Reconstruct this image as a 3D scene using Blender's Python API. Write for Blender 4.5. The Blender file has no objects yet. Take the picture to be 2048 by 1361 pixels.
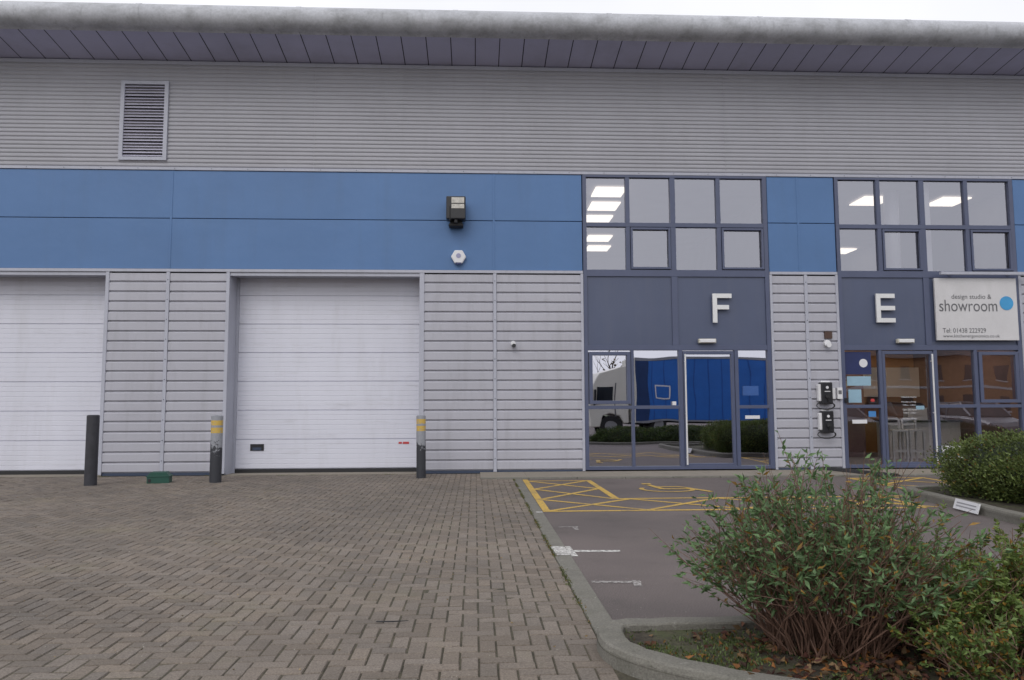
import bpy, math, random
import numpy as np
from mathutils import Matrix, Vector
random.seed(7); rng=np.random.default_rng(7)
scn=bpy.context.scene
col=scn.collection
scn.view_settings.view_transform='Standard'; scn.view_settings.look='None'; scn.view_settings.exposure=0

# ------------------------------------------------------------------ materials
def lin(r,g,b):
    f=lambda c:(c/255/12.92) if c/255<=.04045 else ((c/255+.055)/1.055)**2.4
    return (f(r),f(g),f(b))
class NT:
    def __init__(s,m):
        m.use_nodes=True; s.t=m.node_tree; s.n=s.t.nodes; s.l=s.t.links
        s.bsdf=s.n.get('Principled BSDF')
    def new(s,t,**k):
        x=s.n.new(t)
        for a,b in k.items(): setattr(x,a,b)
        return x
    def pos(s,st=(1,1,1)):
        g=s.new('ShaderNodeNewGeometry'); m=s.new('ShaderNodeMapping'); m.inputs['Scale'].default_value=st
        s.l.new(g.outputs['Position'],m.inputs['Vector']); return m.outputs[0]
    def noise(s,vec,scale,detail=4,rough=.6):
        n=s.new('ShaderNodeTexNoise'); n.inputs['Scale'].default_value=scale; n.inputs['Detail'].default_value=detail; n.inputs['Roughness'].default_value=rough
        s.l.new(vec,n.inputs['Vector']); return n.outputs['Fac']
    def ramp(s,fac,a,b,ca=(0,0,0,1),cb=(1,1,1,1)):
        r=s.new('ShaderNodeValToRGB'); e=r.color_ramp.elements; e[0].position=a; e[1].position=b; e[0].color=ca; e[1].color=cb
        s.l.new(fac,r.inputs[0]); return r.outputs[0]
    def mix(s,fac,a,b,mode='MIX'):
        m=s.new('ShaderNodeMix',data_type='RGBA',blend_type=mode)
        for i,v in ((0,fac),(6,a),(7,b)):
            if isinstance(v,(int,float)): m.inputs[i].default_value=v
            elif isinstance(v,(tuple,list)): m.inputs[i].default_value=(*v[:3],1)
            else: s.l.new(v,m.inputs[i])
        return m.outputs[2]
    def bump(s,h,strength,dist=.01):
        b=s.new('ShaderNodeBump'); b.inputs['Strength'].default_value=strength; b.inputs['Distance'].default_value=dist
        s.l.new(h,b.inputs['Height']); s.l.new(b.outputs[0],s.bsdf.inputs['Normal'])
def mat(name,c,rough=.6,metal=0,var=.12,scale=2.,st=(1,1,1),bump=0,bscale=60,spec=.5,fine=.05,fscale=60,dirt=None,emit=None,bdist=.01):
    m=bpy.data.materials.new(name); t=NT(m); P=t.pos(st)
    a=tuple(x*(1-var) for x in c); b=tuple(min(1,x*(1+var)) for x in c)
    n=t.ramp(t.noise(P,scale),.3,.7)
    o=t.mix(n,a,b)
    if fine:
        f=t.ramp(t.noise(t.pos(),fscale,3),.3,.7)
        o=t.mix(1.0,o,t.mix(f,(1-fine,)*3,(1+fine,)*3),'MULTIPLY')
    for dd in ([dirt] if isinstance(dirt,tuple) else (dirt or [])):   # (color, stretch, scale, lo, hi, amount)
        d=t.ramp(t.noise(t.pos(dd[1]),dd[2],6,.65),dd[3],dd[4],(0,0,0,1),(dd[5],)*3+(1,))
        o=t.mix(d,o,dd[0])
    t.l.new(o,t.bsdf.inputs['Base Color'])
    t.bsdf.inputs['Roughness'].default_value=rough; t.bsdf.inputs['Metallic'].default_value=metal
    t.bsdf.inputs['Specular IOR Level'].default_value=spec
    if bump: t.bump(t.noise(t.pos(),bscale,4),bump,bdist)
    if emit:
        t.bsdf.inputs['Emission Color'].default_value=(*emit[0],1); t.bsdf.inputs['Emission Strength'].default_value=emit[1]
    return m
def mat_attr(name,rough=.7,fine=.15,fscale=80,bump=.3,trans=0,spec=.3):
    m=bpy.data.materials.new(name); t=NT(m)
    a=t.new('ShaderNodeAttribute',attribute_name='Col')
    f=t.ramp(t.noise(t.pos(),fscale,3),.3,.7)
    o=t.mix(1.0,a.outputs['Color'],t.mix(f,(1-fine,)*3,(1+fine,)*3),'MULTIPLY')
    t.l.new(o,t.bsdf.inputs['Base Color']); t.bsdf.inputs['Roughness'].default_value=rough
    t.bsdf.inputs['Specular IOR Level'].default_value=spec
    if trans:
        tr=t.new('ShaderNodeBsdfTranslucent'); t.l.new(o,tr.inputs['Color'])
        mx=t.new('ShaderNodeMixShader'); mx.inputs[0].default_value=trans
        out=t.n.get('Material Output'); t.l.new(t.bsdf.outputs[0],mx.inputs[1]); t.l.new(tr.outputs[0],mx.inputs[2]); t.l.new(mx.outputs[0],out.inputs[0])
    return m

m_corr=mat('corrugated_grey_steel',lin(162,162,169),.5,.0,.06,.5,(1,1,1),fine=.03,dirt=[((.2,.2,.2),(3,3,.25),1.2,.5,.8,.14),((.2,.19,.18),(.5,.5,2.5),1.2,.55,.8,.15)])
m_rib=mat('ribbed_grey_steel',lin(172,172,181),.5,0,.05,.7,fine=.03,dirt=[((.16,.15,.15),(4,4,.5),1.2,.5,.85,.3),((.14,.13,.12),(1.5,1.5,6),1.0,.6,.85,.25)])
m_trim=mat('trim_grey',lin(172,174,186),.5,0,.05,1,dirt=((.2,.2,.2),(3,3,.5),3,.5,.8,.25))
m_blue=mat('blue_panel',lin(84,118,164),.42,0,.08,.35,fine=.02,bump=.6,bscale=.7,bdist=.035,spec=.4,dirt=((.08,.14,.24),(2,2,.2),1.5,.5,.85,.3))
m_groove=mat('joint_dark',lin(60,70,90),.8,var=.1)
m_frame=mat('window_frame_blue_grey',lin(80,87,112),.4,0,.06,2,fine=.02)
m_spandrel=mat('spandrel_panel',lin(78,86,110),.35,0,.07,.8,fine=.02,dirt=((.13,.14,.18),(2,2,.3),1.5,.5,.85,.3))
m_soffit=mat('soffit_panel',lin(182,183,210),.55,0,.08,.5,dirt=((.22,.22,.27),(1,1,1),1.2,.5,.8,.3))
m_soffgap=mat('soffit_gap',lin(60,60,78),.8)
m_bull=mat('weathered_fascia',lin(182,184,190),.6,0,.12,1.2,(1,1,1),fine=.1,fscale=25,dirt=[((.16,.16,.16),(1.3,1.3,2.2),1.6,.45,.78,.7),((.08,.08,.08),(5,5,.8),1.4,.58,.8,.5)])
m_door=mat('white_sectional_door',lin(210,211,222),.4,0,.04,.7,(1,1,.4),fine=.02,dirt=[((.4,.39,.38),(1.5,1.5,.3),1.3,.5,.85,.35),((.3,.29,.28),(.6,.6,4),1.6,.58,.8,.3)])
m_dark=mat('black_rubber',(.02,.02,.022),.7)
m_blackp=mat('black_plastic',(.015,.015,.018),.35)
m_white=mat('white_plastic',(.7,.7,.72),.4,var=.03)
m_cream=mat('cream_plastic',(.55,.53,.45),.4,var=.04)
m_steel=mat('brushed_steel',(.72,.72,.72),.35,.25,.05,3)
m_conc=mat('concrete_kerb',(.20,.19,.165),.9,0,.25,3,fine=.25,fscale=90,bump=.6,bscale=120,dirt=[((.06,.06,.045),(1,1,1),3.,.45,.7,.7),((.36,.35,.32),(1,1,1),14.,.62,.68,.5)])
m_foot=mat('footway_concrete',(.26,.23,.19),.9,0,.15,2,fine=.15,fscale=60,bump=.3,dirt=((.1,.1,.07),(1,1,1),2.,.5,.75,.5))
m_navy=mat('navy_panel',lin(35,45,90),.4)
m_room=mat('interior_wall',(.22,.21,.22),.8)
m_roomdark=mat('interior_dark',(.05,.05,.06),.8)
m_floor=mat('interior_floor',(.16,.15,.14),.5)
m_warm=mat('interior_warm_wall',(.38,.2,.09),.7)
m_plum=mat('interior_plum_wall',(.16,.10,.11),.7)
m_lamp=mat('ceiling_light_panel',(.9,.9,.85),.5,emit=((1,.90,.74),1.7))
m_fillpanel=mat('added_fill_panel',(.9,.9,.85),.5,emit=((1,.82,.6),7))
m_fillspot=mat('added_fill_spot',(.9,.9,.85),.5,emit=((1,.75,.45),30))

def mat_glass(name,fac=.38,tint=.75):
    m=bpy.data.materials.new(name); t=NT(m); out=t.n.get('Material Output')
    g=t.new('ShaderNodeBsdfGlossy'); g.inputs['Roughness'].default_value=0.0; g.inputs['Color'].default_value=(.86,.87,.97,1)
    tr=t.new('ShaderNodeBsdfTransparent'); tr.inputs['Color'].default_value=(tint,tint,tint*1.03,1)
    lw=t.new('ShaderNodeFresnel'); lw.inputs[0].default_value=1.5
    ad=t.new('ShaderNodeMath',operation='ADD',use_clamp=True); t.l.new(lw.outputs[0],ad.inputs[0]); ad.inputs[1].default_value=fac
    n=t.noise(t.pos(),.9,1); b=t.new('ShaderNodeBump'); b.inputs['Strength'].default_value=.07; b.inputs['Distance'].default_value=.05
    t.l.new(n,b.inputs['Height']); t.l.new(b.outputs[0],g.inputs['Normal'])
    mx=t.new('ShaderNodeMixShader'); t.l.new(ad.outputs[0],mx.inputs[0]); t.l.new(tr.outputs[0],mx.inputs[1]); t.l.new(g.outputs[0],mx.inputs[2])
    t.l.new(mx.outputs[0],out.inputs[0]); return m
m_glass=mat_glass('tinted_window_glass',.29)
m_glassd=mat_glass('lobby_window_glass',.62,.7)
m_glasse=mat_glass('showroom_window_glass',.17,.92)

# tarmac
m_tar=bpy.data.materials.new('tarmac'); t=NT(m_tar)
n1=t.ramp(t.noise(t.pos(),110,3,.7),.35,.7); n2=t.ramp(t.noise(t.pos(),.45,5),.3,.7)
o=t.mix(n1,(.075,.063,.062),(.22,.188,.18)); o=t.mix(1.0,o,t.mix(n2,(.75,.75,.75),(1.15,1.12,1.1)),'MULTIPLY')
st_=t.ramp(t.noise(t.pos(),1.6,7,.7),.52,.74,(0,0,0,1),(.45,.45,.45,1)); o=t.mix(st_,o,(.06,.055,.05))
v=t.new('ShaderNodeTexVoronoi'); v.inputs['Scale'].default_value=14; t.l.new(t.pos(),v.inputs['Vector'])
sp=t.ramp(v.outputs['Distance'],.03,.07,(1,1,1,1),(0,0,0,1)); o=t.mix(sp,o,(.36,.34,.3))
t.l.new(o,t.bsdf.inputs['Base Color']); t.bsdf.inputs['Roughness'].default_value=.9; t.bump(t.noise(t.pos(),150,3),.5,.006)
# brick paving
m_brick=bpy.data.materials.new('block_paving_bricks'); t=NT(m_brick)
a=t.new('ShaderNodeAttribute',attribute_name='Col')
n1=t.ramp(t.noise(t.pos(),90,4,.7),.3,.7); n2=t.ramp(t.noise(t.pos(),.4,6,.6),.3,.7)
o=t.mix(1.0,a.outputs['Color'],t.mix(n1,(.6,.6,.6),(1.4,1.4,1.4)),'MULTIPLY')
o=t.mix(1.0,o,t.mix(n2,(.76,.76,.76),(1.26,1.22,1.17)),'MULTIPLY')
st_=t.ramp(t.noise(t.pos(),1.9,7,.75),.55,.74,(0,0,0,1),(.5,.5,.5,1)); o=t.mix(st_,o,(.085,.074,.058))
ms=t.ramp(t.noise(t.pos((1,1,1)),.8,7,.75),.54,.74,(0,0,0,1),(.45,.45,.45,1)); o=t.mix(ms,o,(.11,.11,.06))
v=t.new('ShaderNodeTexVoronoi'); v.inputs['Scale'].default_value=24; t.l.new(t.pos(),v.inputs['Vector'])
dn=t.ramp(t.noise(t.pos(),1.3,3),.42,.62)
sp=t.ramp(v.outputs['Distance'],.06,.12,(.85,.85,.85,1),(0,0,0,1)); sp=t.mix(1.0,sp,dn,'MULTIPLY'); o=t.mix(sp,o,(.42,.40,.36))
t.l.new(o,t.bsdf.inputs['Base Color']); t.bsdf.inputs['Roughness'].default_value=.85; t.bump(t.noise(t.pos(),130,3),.45,.004)
m_sand=mat('joint_sand',(.07,.062,.042),.95,var=.5,scale=2.5,fine=.4)
def mat_paint(name,c,base=(.13,.115,.11),lo=.36,hi=.46):
    m=bpy.data.materials.new(name); t=NT(m)
    w=t.noise(t.pos(),28,6,.75); w=t.ramp(w,lo,hi)
    w2=t.ramp(t.noise(t.pos(),1.7,3),.28,.5,(.45,)*3+(1,),(1,1,1,1))
    w=t.mix(1.0,w,w2,'MULTIPLY')
    o=t.mix(w,base,c); t.l.new(o,t.bsdf.inputs['Base Color']); t.bsdf.inputs['Roughness'].default_value=.8; t.bump(t.noise(t.pos(),150,3),.4,.005); return m
m_yel=mat_paint('yellow_road_paint',(.60,.39,.075),lo=.35,hi=.5); m_wht=mat_paint('white_road_paint',(.66,.65,.62),lo=.40,hi=.54)
m_whtf=mat_paint('worn_white_road_paint',(.5,.48,.46),lo=.44,hi=.60)
def mat_bollard():
    m=bpy.data.materials.new('peeling_bollard_paint'); t=NT(m)
    tc=t.new('ShaderNodeTexCoord'); s=t.new('ShaderNodeSeparateXYZ'); t.l.new(tc.outputs['Object'],s.inputs[0])
    nz=t.noise(tc.outputs['Object'],7,6,.8)
    ma=t.new('ShaderNodeMath',operation='MULTIPLY_ADD'); t.l.new(nz,ma.inputs[0]); ma.inputs[1].default_value=1.3; t.l.new(s.outputs[2],ma.inputs[2])
    ma2=t.new('ShaderNodeMath',operation='MULTIPLY'); t.l.new(ma.outputs[0],ma2.inputs[0]); ma2.inputs[1].default_value=.4
    low=t.ramp(ma2.outputs[0],.51,.52)
    def band(a,b):
        x=t.new('ShaderNodeMath',operation='GREATER_THAN'); t.l.new(s.outputs[2],x.inputs[0]); x.inputs[1].default_value=a
        y=t.new('ShaderNodeMath',operation='LESS_THAN'); t.l.new(s.outputs[2],y.inputs[0]); y.inputs[1].default_value=b
        z=t.new('ShaderNodeMath',operation='MULTIPLY'); t.l.new(x.outputs[0],z.inputs[0]); t.l.new(y.outputs[0],z.inputs[1]); return z.outputs[0]
    grey=t.mix(t.noise(t.pos(),30,4),(.20,.21,.24),(.36,.37,.40))
    o=t.mix(low,(.03,.032,.04),grey)
    wear=t.ramp(t.noise(tc.outputs['Object'],22,5,.7),.36,.46)
    for a_,b_ in ((.90,1.0),(1.04,1.13)):
        bb=t.new('ShaderNodeMath',operation='MULTIPLY'); t.l.new(band(a_,b_),bb.inputs[0]); t.l.new(wear,bb.inputs[1])
        o=t.mix(bb.outputs[0],o,(.55,.37,.08))
    t.l.new(o,t.bsdf.inputs['Base Color']); t.bsdf.inputs['Roughness'].default_value=.55; return m
m_boll=mat_bollard()

# ------------------------------------------------------------------ mesh helpers
def empty(name,loc=(0,0,0)):
    e=bpy.data.objects.new(name,None); e.location=loc; col.objects.link(e); return e
class MB:
    def __init__(s): s.v=[];s.f=[];s.mi=[];s.mats=[]
    def m(s,mt):
        if mt not in s.mats: s.mats.append(mt)
        return s.mats.index(mt)
    def box(s,x0,x1,y0,y1,z0,z1,mt):
        k=len(s.v); s.v+=[(x0,y0,z0),(x1,y0,z0),(x1,y1,z0),(x0,y1,z0),(x0,y0,z1),(x1,y0,z1),(x1,y1,z1),(x0,y1,z1)]
        s.f+=[tuple(k+i for i in q) for q in ((0,3,2,1),(4,5,6,7),(0,1,5,4),(1,2,6,5),(2,3,7,6),(3,0,4,7))]; s.mi+=[s.m(mt)]*6
    def quad(s,pts,mt):
        k=len(s.v); s.v+=list(pts); s.f.append(tuple(range(k,k+len(pts)))); s.mi.append(s.m(mt))
    def extx(s,prof,x0,x1,mt,closed=False):
        k=len(s.v); n=len(prof)
        s.v+=[(x0,y,z) for y,z in prof]+[(x1,y,z) for y,z in prof]
        for i in range(n if closed else n-1):
            j=(i+1)%n; s.f.append((k+i,k+n+i,k+n+j,k+j)); s.mi.append(s.m(mt))
        if closed:
            s.f.append(tuple(k+i for i in range(n))); s.f.append(tuple(k+n+i for i in reversed(range(n)))); s.mi+=[s.m(mt)]*2
    def exty(s,prof,y0,y1,mt):
        k=len(s.v); n=len(prof)
        s.v+=[(x,y0,z) for x,z in prof]+[(x,y1,z) for x,z in prof]
        for i in range(n):
            j=(i+1)%n; s.f.append((k+i,k+j,k+n+j,k+n+i)); s.mi.append(s.m(mt))
        s.f.append(tuple(k+i for i in reversed(range(n)))); s.f.append(tuple(k+n+i for i in range(n))); s.mi+=[s.m(mt)]*2
    def cyl(s,c,r,h,mt,axis='Z',n=24,r2=None):
        r2=r if r2 is None else r2; k=len(s.v); cx,cy,cz=c
        for hh,rr in ((0,r),(h,r2)):
            for i in range(n):
                a=2*math.pi*i/n; p=rr*math.cos(a); q=rr*math.sin(a)
                s.v.append({'Z':(cx+p,cy+q,cz+hh),'Y':(cx+p,cy+hh,cz+q),'X':(cx+hh,cy+p,cz+q)}[axis])
        for i in range(n):
            j=(i+1)%n; s.f.append((k+i,k+j,k+n+j,k+n+i)); s.mi.append(s.m(mt))
        s.f.append(tuple(k+i for i in reversed(range(n)))); s.f.append(tuple(k+n+i for i in range(n))); s.mi+=[s.m(mt)]*2
    def tube(s,pts,r,mt,n=6):
        k=len(s.v); P=[Vector(p) for p in pts]
        for i,p in enumerate(P):
            d=(P[min(i+1,len(P)-1)]-P[max(i-1,0)]).normalized(); a=d.orthogonal().normalized(); b=d.cross(a)
            rr=r[i] if isinstance(r,(list,tuple)) else r
            for q in range(n):
                an=2*math.pi*q/n; s.v.append(tuple(p+a*math.cos(an)*rr+b*math.sin(an)*rr))
        for i in range(len(P)-1):
            for q in range(n):
                s.f.append((k+i*n+q,k+i*n+(q+1)%n,k+(i+1)*n+(q+1)%n,k+(i+1)*n+q)); s.mi.append(s.m(mt))
    def done(s,name,parent=None,bevel=0,smooth=False,fix=True,loc=None,rot=None):
        me=bpy.data.meshes.new(name); me.from_pydata(s.v,[],s.f)
        for q in s.mats: me.materials.append(q)
        me.polygons.foreach_set('material_index',s.mi)
        if smooth: me.polygons.foreach_set('use_smooth',[True]*len(me.polygons))
        me.update(); o=bpy.data.objects.new(name,me); col.objects.link(o)
        if fix:
            import bmesh
            bm=bmesh.new(); bm.from_mesh(me); bmesh.ops.recalc_face_normals(bm,faces=bm.faces); bm.to_mesh(me); bm.free()
        if bevel:
            b=o.modifiers.new('b','BEVEL'); b.width=bevel; b.segments=2; b.limit_method='ANGLE'
        if parent: o.parent=parent
        if loc: o.location=loc
        if rot: o.rotation_euler=rot
        return o
def text(body,name,x,z,y,w,h,mt,parent,ext=.002,left=True):
    c=bpy.data.curves.new(name,'FONT'); c.body=body; c.size=1; c.extrude=0; c.materials.append(mt)
    o=bpy.data.objects.new(name,c); col.objects.link(o); bpy.context.view_layer.update()
    d=o.dimensions; bb=[Vector(b) for b in o.bound_box]; mnx=min(b.x for b in bb); mny=min(b.y for b in bb)
    sx=w/d.x; sy=h/d.y
    o.scale=(sx,sy,1); o.rotation_euler=(math.pi/2,0,0); o.location=(x-mnx*sx,y,z-mny*sy); o.parent=parent; return o

# ------------------------------------------------------------------ BUILDING
B=empty('industrial_unit_building')
XL,XR=-20.,26.
OPEN=[(-11.46,-7.56),(-5.06,-1.16)]      # roller doors
mb=MB(); prof=[]; pitch=.088; n=int((8.66-6.37)/pitch*8)
for i in range(n+1):
    zz=6.37+i*pitch/8; ph=(i%8)/8
    y=-.028 if .2<ph<.8 else (-.004 if ph==0 else -.016)
    prof.append((y,zz))
mb.extx(prof,XL,XR,m_corr); o=mb.done('upper_corrugated_cladding',B,smooth=True,fix=False)
mb=MB()
for a,b in ((XL,-11.5),(-7.54,-5.1),(-1.12,2.26),(6.29,7.75),(11.78,XR)): mb.box(a,b,.06,.2,0,4.2,m_groove)
mb.box(XL,XR,.03,.2,6.345,8.7,m_groove)
for a,b in ((XL,2.26),(6.29,7.75),(11.78,XR)): mb.box(a,b,.03,.2,4.2,6.34,m_groove)
mb.done('wall_backing',B)
mb=MB(); mb.box(XL,XR,-.055,.03,6.30,6.36,m_trim); mb.box(XL,XR,-.035,.03,8.58,8.66,m_trim)
for a,b in ((XL,2.27),(6.28,7.76),(11.77,XR)): mb.box(a,b,-.06,.03,4.155,4.215,m_trim)
for x in (-13.,-3.4,5.4,14.): mb.box(x-.004,x+.004,-.0305,.0,6.365,8.58,m_corr)
mb.done('flashings',B,.004)
mb=MB()
def panels(a,b,cuts):
    xs=[a]+[c for c in cuts if a<c<b]+[b]
    for i in range(len(xs)-1):
        for z0,z1 in ((4.222,5.272),(5.287,6.293)):
            mb.box(xs[i]+.007,xs[i+1]-.007,-.03,.028,z0,z1,m_blue)
panels(XL,2.27,[-19.6,-12.95,-6.30,.39]); panels(6.28,7.76,[6.95]); panels(11.77,XR,[13.6,20.2])
for x in (-12.95,-6.30,.39,6.95,13.6,20.2): mb.box(x-.022,x+.022,-.038,-.0305,4.222,6.293,m_blue)
mb.done('blue_wall_panels',B,.004)
def rib(x0,x1,mb):
    prof=[]; z=.06
    while z<4.14:
        prof+=[(-.002,z),(-.004,z+.020),(-.036,z+.022),(-.040,z+.028),(-.040,z+.172),(-.034,z+.182)]
        z+=.2045
    prof=[(y,min(zz,4.155)) for y,zz in prof]
    mb.extx(prof,x0,x1,m_rib)
mb=MB()
for a,b in ((XL,-11.53),(-7.49,-6.35),(-6.27,-5.13),(-1.06,.37),(.45,2.22),(6.33,7.02),(7.10,7.71),(11.82,13.5),(13.58,XR)): rib(a,b,mb)
mb.done('lower_ribbed_cladding',B,fix=False)
mb=MB()
for x0,x1 in ((-11.53,-11.46),(-7.56,-7.49),(-6.345,-6.275),(-5.13,-5.06),(-1.16,-1.06),(.375,.445),(2.22,2.275),(6.275,6.33),(7.025,7.095),(7.71,7.765),(11.765,11.82),(13.505,13.575)):
    mb.box(x0,x1,-.055,.06,.03,4.153,m_trim)
for x0,x1 in ((XL,-11.53),(-7.49,-5.13),(-1.06,2.22),(6.33,7.71),(11.82,XR)): mb.box(x0,x1,-.02,.05,.0,.06,m_groove)
for a,b in OPEN:
    mb.box(a-.05,a,.06,.62,0,4.15,m_trim); mb.box(b,b+.05,.06,.62,0,4.15,m_trim); mb.box(a-.05,b+.05,.032,.62,4.11,4.152,m_trim)
    mb.box(a,b,-.03,.03,4.08,4.152,m_trim)
mb.done('vertical_trims_and_reveals',B,.004)
mb=MB()
for x in (.41,-6.31,7.06):
    z=.3
    while z<4.1: mb.cyl((x,-.062,z),.009,.008,m_groove,'Y',6); z+=.41
for i in range(60): mb.cyl((-19+i*.75,-.062,6.33),.008,.008,m_groove,'Y',6)
mb.done('fixing_screws',B)
for a,b in OPEN:
    mb=MB(); prof=[]; z=.08; k=0
    while z<4.1:
        s=k%6==0
        prof+=[(.5+(.022 if s else .005),z),(.5+(.022 if s else .005),z+(.012 if s else .005)),(.5,z+(.018 if s else .012)),(.5,z+.0975)]
        z+=.1015; k+=1
    mb.extx(prof,a,b,m_door)
    mb.box(a,b,.47,.56,.0,.075,m_dark); mb.box(a-.0,a+.05,.44,.495,0,4.1,m_trim)
    mb.box(a,b,.525,.6,.08,4.1,m_dark)
    mb.done('sectional_roller_door',B,fix=False)
    mb=MB(); mb.box(a+.35,a+.63,.485,.499,.46,.60,m_blackp); mb.box(a+.4,a+.58,.478,.485,.47,.53,m_groove); mb.done('door_lift_handle',B)
m_red=mat('red_label',(.5,.05,.05),.5)
mb=MB(); mb.box(-1.62,-1.55,.492,.498,.59,.63,m_red); mb.box(-1.53,-1.40,.492,.498,.585,.63,m_red); mb.done('door_label',B)
mb=MB(); mb.box(-7.41,-7.33,-.07,.03,6.5,8.2,m_trim); mb.box(-6.51,-6.43,-.07,.03,6.5,8.2,m_trim); mb.box(-7.33,-6.51,-.07,.03,6.5,6.57,m_trim); mb.box(-7.33,-6.51,-.07,.03,8.13,8.2,m_trim)
mb.box(-7.33,-6.51,-.024,.02,6.57,8.13,m_dark)
m_lou=mat('louvre_blade',lin(180,178,196),.4)
for i in range(24):
    z=6.585+i*.0645; mb.quad([(-7.33,-.066,z),(-6.51,-.066,z),(-6.51,-.044,z+.028),(-7.33,-.044,z+.028)],m_lou)
mb.done('ventilation_louvre',B,fix=False)
mb=MB(); x=XL
mb.quad([(XL,.05,8.70),(XR,.05,8.70),(XR,-1.12,8.85),(XL,-1.12,8.85)],m_soffgap)
while x<XR-.5:
    mb.quad([(x+.008,.0,8.675),(x+.489,.0,8.675),(x+.489,-1.10,8.817),(x+.008,-1.10,8.817)],m_soffit)
    x+=.5
mb.done('soffit_panels',B,fix=False)
x=XL+1.0; segs=[XL]
while x<XR: segs.append(x); x+=3.1
segs.append(XR); mb=MB()
for a,b in zip(segs[:-1],segs[1:]):
    prof=[]
    for i in range(19):
        an=-math.pi/2-math.pi*1.05*i/18; prof.append((-1.09+.25*math.cos(an),9.06+.245*math.sin(an)))
    mb.extx([(-1.04,8.79)]+prof,a+.004,b-.004,m_bull)
    prof2=[(-1.09+.256*math.cos(-math.pi/2-math.pi*i/12),9.06+.251*math.sin(-math.pi/2-math.pi*i/12)) for i in range(13)]
    mb.extx(prof2,b-.05,b+.05,m_bull)
mb.done('bullnose_eaves_fascia',B,smooth=True,fix=False)
mb=MB(); mb.quad([(XL,-1.05,9.29),(XR,-1.05,9.29),(XR,12,10.6),(XL,12,10.6)],m_corr); mb.box(XL,XR,11.9,12,0,10.5,m_corr); mb.box(XL,XL+.1,.2,11.9,0,9.4,m_corr); mb.box(XR-.1,XR,.2,11.9,0,9.4,m_corr); mb.done('roof_and_end_walls',B)

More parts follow.
